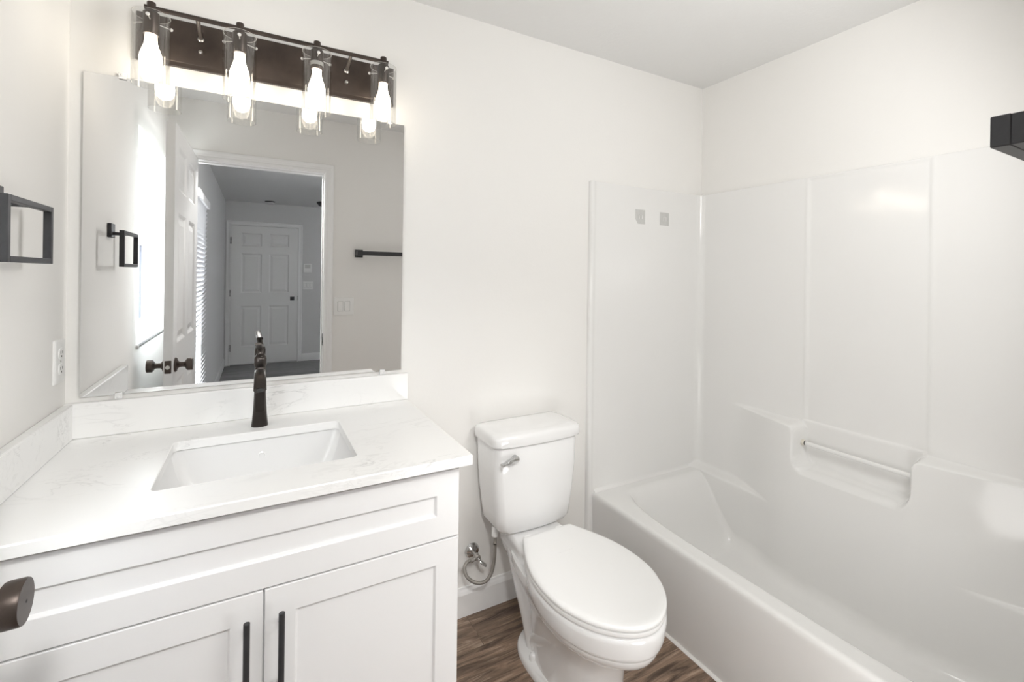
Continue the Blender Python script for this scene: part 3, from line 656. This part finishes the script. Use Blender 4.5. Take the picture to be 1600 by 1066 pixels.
# ------------------------------------------------------------------ toilet
tl = thing('toilet', 'white two-piece elongated toilet with closed lid between vanity and tub', 'toilet', (1.44, -0.4, 0))
TX = 1.437
def egg(cx, w, yb, yf, z, nb=3.2, nf=2.1, ymid=None, n=56):
    ym = ymid if ymid is not None else yb+(yf-yb)*0.42
    out = []
    for i in range(n):
        a = 2*PI*i/n; c, s = math.cos(a), math.sin(a)
        e = nb if s > 0 else nf
        x = w*math.copysign(abs(c)**(2/e), c)
        y = ym+(yb-ym if s > 0 else ym-yf)*math.copysign(abs(s)**(2/e), s)
        out.append((cx+x, y, z))
    return out
LCX = 1.4335
LIDW = [(-.2660, .001), (-.2662, .070), (-.2668, .096), (-.2700, .105), (-.2760, .1095), (-.300, .1215), (-.340, .1410), (-.380, .1585), (-.430, .1760), (-.480, .1870), (-.530, .1915), (-.580, .1900),
        (-.630, .1810), (-.680, .1610), (-.720, .1370), (-.755, .1050), (-.780, .0720), (-.795, .0400), (-.8010, .0150), (-.8018, .001)]
BOWLW = [(-.0700, .001), (-.0702, .070), (-.0708, .088), (-.0740, .098), (-.0800, .103), (-.140, .108), (-.200, .112), (-.260, .119)]+[(y-.002, w-.001) for y, w in LIDW[5:-1]]+[(-.8040, .001)]
def outline(tab, ins, z, yc=-.53):
    half = spline([(w, y, 0) for y, w in tab], 4)
    pts = [(p.x, p.y) for p in half]+[(-p.x, p.y) for p in half[::-1]]
    n = len(pts); out = []
    for i in range(n):                   # inset along the outline normal
        (ax, ay), (bx, by) = pts[i-1], pts[(i+1) % n]
        dx, dy = bx-ax, by-ay; l = math.hypot(dx, dy) or 1
        nx, ny = dy/l, -dx/l
        if nx*pts[i][0]+ny*(pts[i][1]-yc) < 0: nx, ny = -nx, -ny
        x = pts[i][0]-nx*ins
        if x*pts[i][0] < 0: x = 0.0
        out.append((LCX+x, pts[i][1]-ny*ins, z))
    return out
def shrunk(tab, ins, z):
    return [(LCX+(x-LCX)*(1-ins/.19), -.43+(y+.43)*(1-ins/.37), z) for x, y, _ in outline(tab, 0, z)]
def lidring(ins, z): return outline(LIDW, ins, z)
bm = BM()
loft(bm, [egg(TX, .134, -.190, -.650, 0.0, 2.6, 2.2, -.36), egg(TX, .134, -.190, -.650, .012, 2.6, 2.2, -.36), egg(TX, .128, -.195, -.645, .022, 2.6, 2.2, -.36), egg(TX, .113, -.205, -.640, .032, 2.0, 2.3, -.44),
          egg(TX, .110, -.20, -.640, .10, 2.0, 2.4, -.46), egg(TX, .112, -.19, -.648, .17, 2.0, 2.4, -.47), egg(TX, .120, -.17, -.668, .215, 2.2, 2.3, -.49), egg(TX, .134, -.15, -.700, .250, 2.6, 2.2, -.51),
          egg(TX, .140, -.13, -.722, .278, 3.0, 2.1, -.52), egg(TX, .150, -.12, -.745, .300, 3.0, 2.1, -.53), egg(TX, .150, -.12, -.745, .330, 3.0, 2.1, -.53)])
loft(bm, [shrunk(BOWLW, .080, .246), shrunk(BOWLW, .050, .262), shrunk(BOWLW, .030, .278), shrunk(BOWLW, .020, .292), shrunk(BOWLW, .0145, .306), shrunk(BOWLW, .0140, .3115), shrunk(BOWLW, .0190, .3135), shrunk(BOWLW, .0190, .3165), shrunk(BOWLW, .0085, .3175), shrunk(BOWLW, .0062, .3210), outline(BOWLW, .0045, .328), outline(BOWLW, .003, .340), outline(BOWLW, -.0005, .368),
          outline(BOWLW, .001, .378), outline(BOWLW, .006, .384), shrunk(BOWLW, .016, .3868)])
# exposed trapway: swept tube hugging the pedestal
for s in (-1, 1):
    tw = spline([(TX+s*.058, -.160, .320), (TX+s*.060, -.190, .270), (TX+s*.064, -.235, .195), (TX+s*.066, -.275, .110), (TX+s*.064, -.300, .008)], 8)
    tube(bm, tw, [.052, .051, .047, .040, .034], 20)
    tw = spline([(TX+s*.062, -.300, .050), (TX+s*.072, -.370, .105), (TX+s*.076, -.460, .165), (TX+s*.066, -.560, .215)], 8)
    tube(bm, tw, [.034, .036, .036, .030], 18)
bowl = part('bowl', bm, M_PORC, tl, smooth=True, angle=50)
for s in (-1, 1):
    bm = BM(); lathe(bm, (TX+s*.106, -.345, .020), (0, 0, 1), [(0.0135, 0), (0.0135, 0.016), (0.011, 0.025), (0.005, 0.030), (0.001, 0.031)], 20); part('bolt_cap', bm, M_PORC, tl, smooth=True)
# tank
def tk(w, yb, yf, z, bow, r=0.035):
    pts = rrect(TX-w, TX+w, yf, yb, r, z, 6)
    return [(x, y-(bow*(1-((x-TX)/w)**2) if y < (yb+yf)/2 else 0), z) for x, y, z in pts]
def dense(ring, k=5):     # subdivide long straight runs so the bow is smooth
    out = []; n = len(ring)
    for i in range(n):
        a, b = Vector(ring[i]), Vector(ring[(i+1) % n]); out.append(tuple(a))
        if i % 7 == 6:
            for j in range(1, 10): out.append(tuple(a.lerp(b, j/10)))
    return out
def tkd(w, yb, yf, z, bow, r=0.03):
    base = dense(rrect(TX-w, TX+w, yf, yb, r, z, 6))
    return [(x, y-(bow*(1-min(1, abs((x-TX)/w))**2) if y < (yb+yf)/2 else 0), z) for x, y, z in base]
bm = BM()
loft(bm, [tkd(.130, -.040, -.165, .3915, .012), tkd(.150, -.028, -.185, .394, .013), tkd(.163, -.022, -.193, .412, .014), tkd(.170, -.020, -.196, .46, .014), tkd(.180, -.018, -.199, .54, .014), tkd(.187, -.017, -.201, .62, .014), tkd(.190, -.016, -.202, .726, .014), tkd(.186, -.018, -.198, .730, .014)])
part('tank', bm, M_PORC, tl, smooth=True, angle=50)
bm = BM()
loft(bm, [tkd(.190, -.016, -.202, .7315, .016), tkd(.199, -.012, -.211, .734, .016), tkd(.201, -.011, -.213, .742, .016), tkd(.201, -.011, -.213, .762, .016), tkd(.198, -.013, -.210, .772, .016), tkd(.190, -.02, -.202, .7785, .016), tkd(.170, -.04, -.18, .7815, .014), tkd(.10, -.08, -.14, .7825, .01)])
part('tank_lid', bm, M_PORC, tl, smooth=True, angle=60)
bm = BM()
lathe(bm, (1.322, -.2115, .690), (0, -1, 0), [(.013, -0.004), (.013, .006), (.011, .010), (.006, .012)], 20)
tube(bm, spline([(1.327, -.226, .691), (1.307, -.228, .692), (1.288, -.232, .690), (1.270, -.236, .686), (1.254, -.238, .684)], 5), [.0115]*8+[.0105]*13, 16, ry=[.0105]*6+[.008]*7+[.006]*8, ex=2.6)
part('flush_lever', bm, M_CHROME, tl, smooth=True, angle=45)
# seat and lid
bm = BM(); loft(bm, [lidring(.012, .3875), lidring(.002, .3895), lidring(.0, .395), lidring(.001, .4015), lidring(.008, .4035)])
part('seat', bm, M_SEAT, tl, smooth=True, angle=50)
bm = BM(); loft(bm, [lidring(.008, .4040), lidring(.001, .4062), lidring(-.0005, .4115), lidring(.0015, .4165), lidring(.007, .4200), *[[(LCX+(x-LCX)*f, -.53+(y+.53)*f, z) for x, y, _ in lidring(.007, 0)] for f, z in ((.94, .4219), (.80, .4229), (.45, .4233))]])
part('lid', bm, M_SEAT, tl, smooth=True, angle=50)
for s in (-1, 1):
    bm = BM(); loft(bm, [sq(TX+s*.070, -.246, .020, .014, .3870, 3), sq(TX+s*.070, -.246, .020, .014, .396, 3), sq(TX+s*.070, -.246, .016, .011, .400, 3)]); part('hinge', bm, M_SEAT, tl, smooth=True, angle=40)

# water supply
sv = thing('supply_valve', 'chrome angle stop valve on the wall beside the toilet', 'valve', (1.246, 0, 0.248))
bm = BM(); lathe(bm, (1.246, -.0004, .252), (0, -1, 0), [(.031, 0), (.031, .002), (.026, .009), (.014, .013), (.011, .014)], 28); part('escutcheon', bm, M_CHROME, sv, smooth=True)
bm = BM(); cyl(bm, (1.246, -.010, .252), (1.246, -.048, .252), .0085, 16); lathe(bm, (1.246, -.038, .252), (0, -1, 0), [(.012, 0), (.013, .004), (.013, .022), (.010, .026)], 18)
cyl(bm, (1.246, -.052, .252), (1.224, -.055, .2505), .0085, 16); lathe(bm, (1.226, -.055, .2505), (-1, -.1, 0), [(.0105, 0), (.0105, .012), (.008, .0135)], 6); part('valve_body', bm, M_NICKEL, sv, smooth=True, angle=35)
bm = BM(); cyl(bm, (1.246, -.062, .252), (1.252, -.080, .245), .005, 12); tube(bm, spline([(1.243, -.081, .254), (1.254, -.084, .244), (1.268, -.088, .232)], 5), [.006, .008, .010, .011, .011, .011, .0115, .0115, .011, .010, .007], 14, ry=[.005]*11); part('handle', bm, M_CHROME, sv, smooth=True)
bm = BM()
hp = spline([(1.2105, -.0570, .250), (1.196, -.062, .250), (1.183, -.072, .238), (1.187, -.084, .212), (1.212, -.094, .188), (1.245, -.100, .179), (1.268, -.103, .186), (1.287, -.104, .214), (1.296, -.104, .258), (1.298, -.104, .305), (1.298, -.104, .350)], 8)
tube(bm, hp, .0066, 14)
hz = tag(link('supply_hose', bm, M_HOSE, smooth=True), 'braided steel hose looping from the wall valve up to the toilet tank', 'hose')
bm = BM(); lathe(bm, (1.298, -.104, .347), (0, 0, 1), [(.009, 0), (.013, .004), (.013, .036), (.011, .0415)], 12)
o = link('coupling_nut', bm, M_PLATE, hz, smooth=True, angle=30)

# ------------------------------------------------------------------ one-piece tub and surround
tub = thing('bathtub', 'white one-piece tub and shower surround along the far wall', 'bathtub', (2.2, -0.8, 0))
XF = 2.588; RIM = .3625; TOP = 1.8276; U_END = 1.600
def sd_rr(u, z, cu, cz, hu, hz, r):
    qx = abs(u-cu)-hu+r; qz = abs(z-cz)-hz+r
    return math.hypot(max(qx, 0), max(qz, 0))+min(max(qx, qz), 0)-r
def smax(a, b, k):
    h = max(k-abs(a-b), 0)/k; return max(a, b)+h*h*k*.25
def wall_t(u, z):
    q = min(1, max(0, (u-.985)/.465)); g = ss(.19, .60, u)*(1-(.85*q+.15*q*q*(3-2*q)))
    t0 = .096*g+(.745-z)*.055*g
    d1 = z-.745; d2 = -sd_rr(u, z, .7775, .790, .200, .223, .055); r = .034
    d = -r+math.hypot(d1+r, d2+r) if d1 > -r and d2 > -r else max(d1, d2)
    k = 1-ss(-.008, .007, d)
    t = t0*k+(.003*(1-k) if z < .76 and d2 > -.01 else 0)
    lowl = .066*(1-ss(.364, .384, z))
    return smax(t, lowl, .03*lowl/.066+1e-5)
def wall_x(u, z):
    x = XF-wall_t(u, z)
    rec = ss(.574, .586, u)*(1-ss(.989, 1.001, u))*ss(.748, .765, z)*(1-ss(1.812, 1.822, z))
    bead = .0018*(math.exp(-((u-.570)/.006)**2)+math.exp(-((u-1.005)/.006)**2))*ss(.75, .78, z)
    x += .0030*rec-bead
    d = u-.012; r = .036
    if d < r: x -= r-math.sqrt(max(0, r*r-(r-d)**2))
    d = U_END-u
    if d < r: x -= r-math.sqrt(max(0, r*r-(r-d)**2))
    return x
def basin_m(u): return ss(.065, .30, u)*(1-ss(1.24, 1.54, u))
zrows = [.125+.0075*i for i in range(0, 32)]                      # basin side of the long wall
zup = [.366, .369, .372, .375, .378, .382, .388]+[.396+.009*i for i in range(0, 38)]
zup = [z for z in zup if z < .732]+[.732+.0028*i for i in range(0, 13)]+[.775, .79, .82, .86, .92, 1.0, 1.1, 1.25, 1.4, 1.55, 1.7, 1.78, 1.805, 1.812, 1.817, 1.822, 1.8245, 1.8268]
def profile(u):
    m = basin_m(u)
    xi = 1.932+.055*min(1.3, abs(u-.79)/.68)**4
    y = -u; P = []
    def A(x, z): P.append((x, y, z))
    def B(x, z0): P.append((x, y, RIM-(RIM-z0)*m))
    A(1.863, 0.0); A(1.861, .05); A(1.859, .15); A(1.857, .25); A(1.855, .335); A(1.8555, .346); A(1.858, .354); A(1.862, .3595); A(1.868, .3620); A(1.874, .3625)
    for f in (.25, .5, .75): A(1.874+(xi-.018-1.874)*f, .3625)
    B(xi-.018, .3625); B(xi-.010, .3615); B(xi-.003, .3585); B(xi+.003, .353); B(xi+.008, .345); B(xi+.012, .334)
    for f in (.15, .35, .55, .75, .9, 1.0): B(xi+.012+.040*f, .334-.214*f)
    B(xi+.058, .101); B(xi+.070, .084); B(xi+.088, .074); B(xi+.112, .070)
    xb = wall_x(u, .125)
    for f in (.2, .4, .6, .8, 1.0): B(xi+.112+(xb-.060-xi-.112)*f, .070-.002*math.sin(PI*f))
    for a in (25, 45, 62, 78): B(xb-.060+.058*math.sin(math.radians(a)), .070+.055*(1-math.cos(math.radians(a))))
    for z in zrows: B(wall_x(u, z), z)
    for z in zup: A(wall_x(u, z), z)
    A(XF+.003-max(0, XF-wall_x(u, 1.70)-.002), 1.8282); A(XF+.012, 1.8284); A(RW-.0008, 1.8284)
    return P
us = [.0118+.004*i for i in range(12)]
u = us[-1]
while u < U_END-.05:
    u += .0045 if (.545 < u < .625 or .935 < u < 1.03) else .0075
    us.append(u)
us += [U_END-.04+.004*i for i in range(0, 10)]+[U_END]
us = sorted(x for x in us if x <= U_END)
bm = BM(); loft(bm, [profile(u) for u in us], False, False, closed=False)
shell = part('tub_shell', bm, M_GEL, tub, smooth=True, angle=80)
# end panels with rounded leading edge
bm = BM()
pf = [(1.823, -.0005), (1.8232, -.010), (1.826, -.0165), (1.832, -.0195), (1.839, -.0198), (1.846, -.018), (1.853, -.0145), (1.862, -.0125), (1.875, -.012), (2.10, -.012), (2.604, -.012), (2.604, -.0005)]
loft(bm, [[(x, y, z) for x, y in pf] for z in (0.0, .36)]+[[(x, y, z) for x, y in pf] for z in (TOP-.004,)]+[[(x+(.003 if x < 1.85 else 0), min(-.0005, y+.002), TOP) for x, y in pf]])
part('end_panel', bm, M_GEL, tub, smooth=True, angle=45)
bm = BM(); box(bm, 1.835, 2.604, FY+.0008, -U_END+.001, 0.0, TOP); part('end_panel', bm, M_GEL, tub, bevel=0.004)
# cove along the rim where the end panel meets it
bm = BM()
cp = [(-.0118, RIM-.002), (-.0118, RIM+.014), (-.0135, RIM+.008), (-.0165, RIM+.0035), (-.0215, RIM+.0008), (-.027, RIM-.002)]
loft(bm, [[(x, y, z) for y, z in cp] for x in (1.866, 2.585)]); part('rim_cove', bm, M_GEL, tub, smooth=True, angle=80)
bm = BM(); GX, GZ = 2.556, .667
cyl(bm, (GX, -.590, GZ), (GX, -.966, GZ), .009, 18)
gb = part('grab_bar', bm, M_GEL, tub, smooth=True)
bm = BM(); lathe(bm, (GX, -.5755, GZ), (0, -1, 0), [(.0115, 0), (.0125, .002), (.0125, .012), (.010, .014)], 20); part('collar', bm, M_STAIN, gb, smooth=True)
bm = BM(); lathe(bm, (GX, -.5880, GZ), (0, -1, 0), [(.0098, 0), (.0098, .005), (.0085, .0055)], 20); part('seal_ring', bm, M_SLOT, gb, smooth=True)
bm = BM(); lathe(bm, (GX, -.9795, GZ), (0, 1, 0), [(.0115, 0), (.0120, .008), (.010, .010)], 20); part('collar', bm, M_GEL, gb, smooth=True)

# adhesive stickers on the end panel
def sticker(x0, x1, z0, z1, label, cut):
    y = -.0121; r = thing('sticker', label, 'sticker', ((x0+x1)/2, y, z0), None)
    q = [(x0, z0+.024), (x0+.016, z0)] if cut else [(x0, z0)]
    out = q+[(x1, z0), (x1, z1), (x0, z1)]
    bm = BM(); loft(bm, [[(a, y, b) for a, b in out], [(a, y-.0006, b) for a, b in out]]); part('film', bm, M_STICK, r)
    xc, zc = (x0+x1)/2+.004, (z0+z1)/2
    bm = BM(); w = .011
    box(bm, xc-w, xc-w+.003, y-.0010, y-.0006, zc-w, zc+w); box(bm, xc-w, xc+w, y-.0010, y-.0006, zc+w-.003, zc+w); box(bm, xc+w-.005, xc+w, y-.0010, y-.0006, zc-w, zc+w)
    part('printed_mark', bm, M_STICKMARK, r)
sticker(2.108, 2.173, 1.645, 1.716, 'grey square sticker with a clipped corner on the tub surround end panel', True)
sticker(2.276, 2.341, 1.647, 1.714, 'intact grey square sticker on the tub surround nearer the corner', False)
# caulk strip along the tub apron
bm = BM(); loft(bm, [[(1.8645, y, 0.0), (1.852, y, 0.0), (1.853, y, .003), (1.8575, y, .006), (1.8645, y, .008)] for y in (-.013, -1.60)]); struct(link('trim_6', bm, M_CAULK))
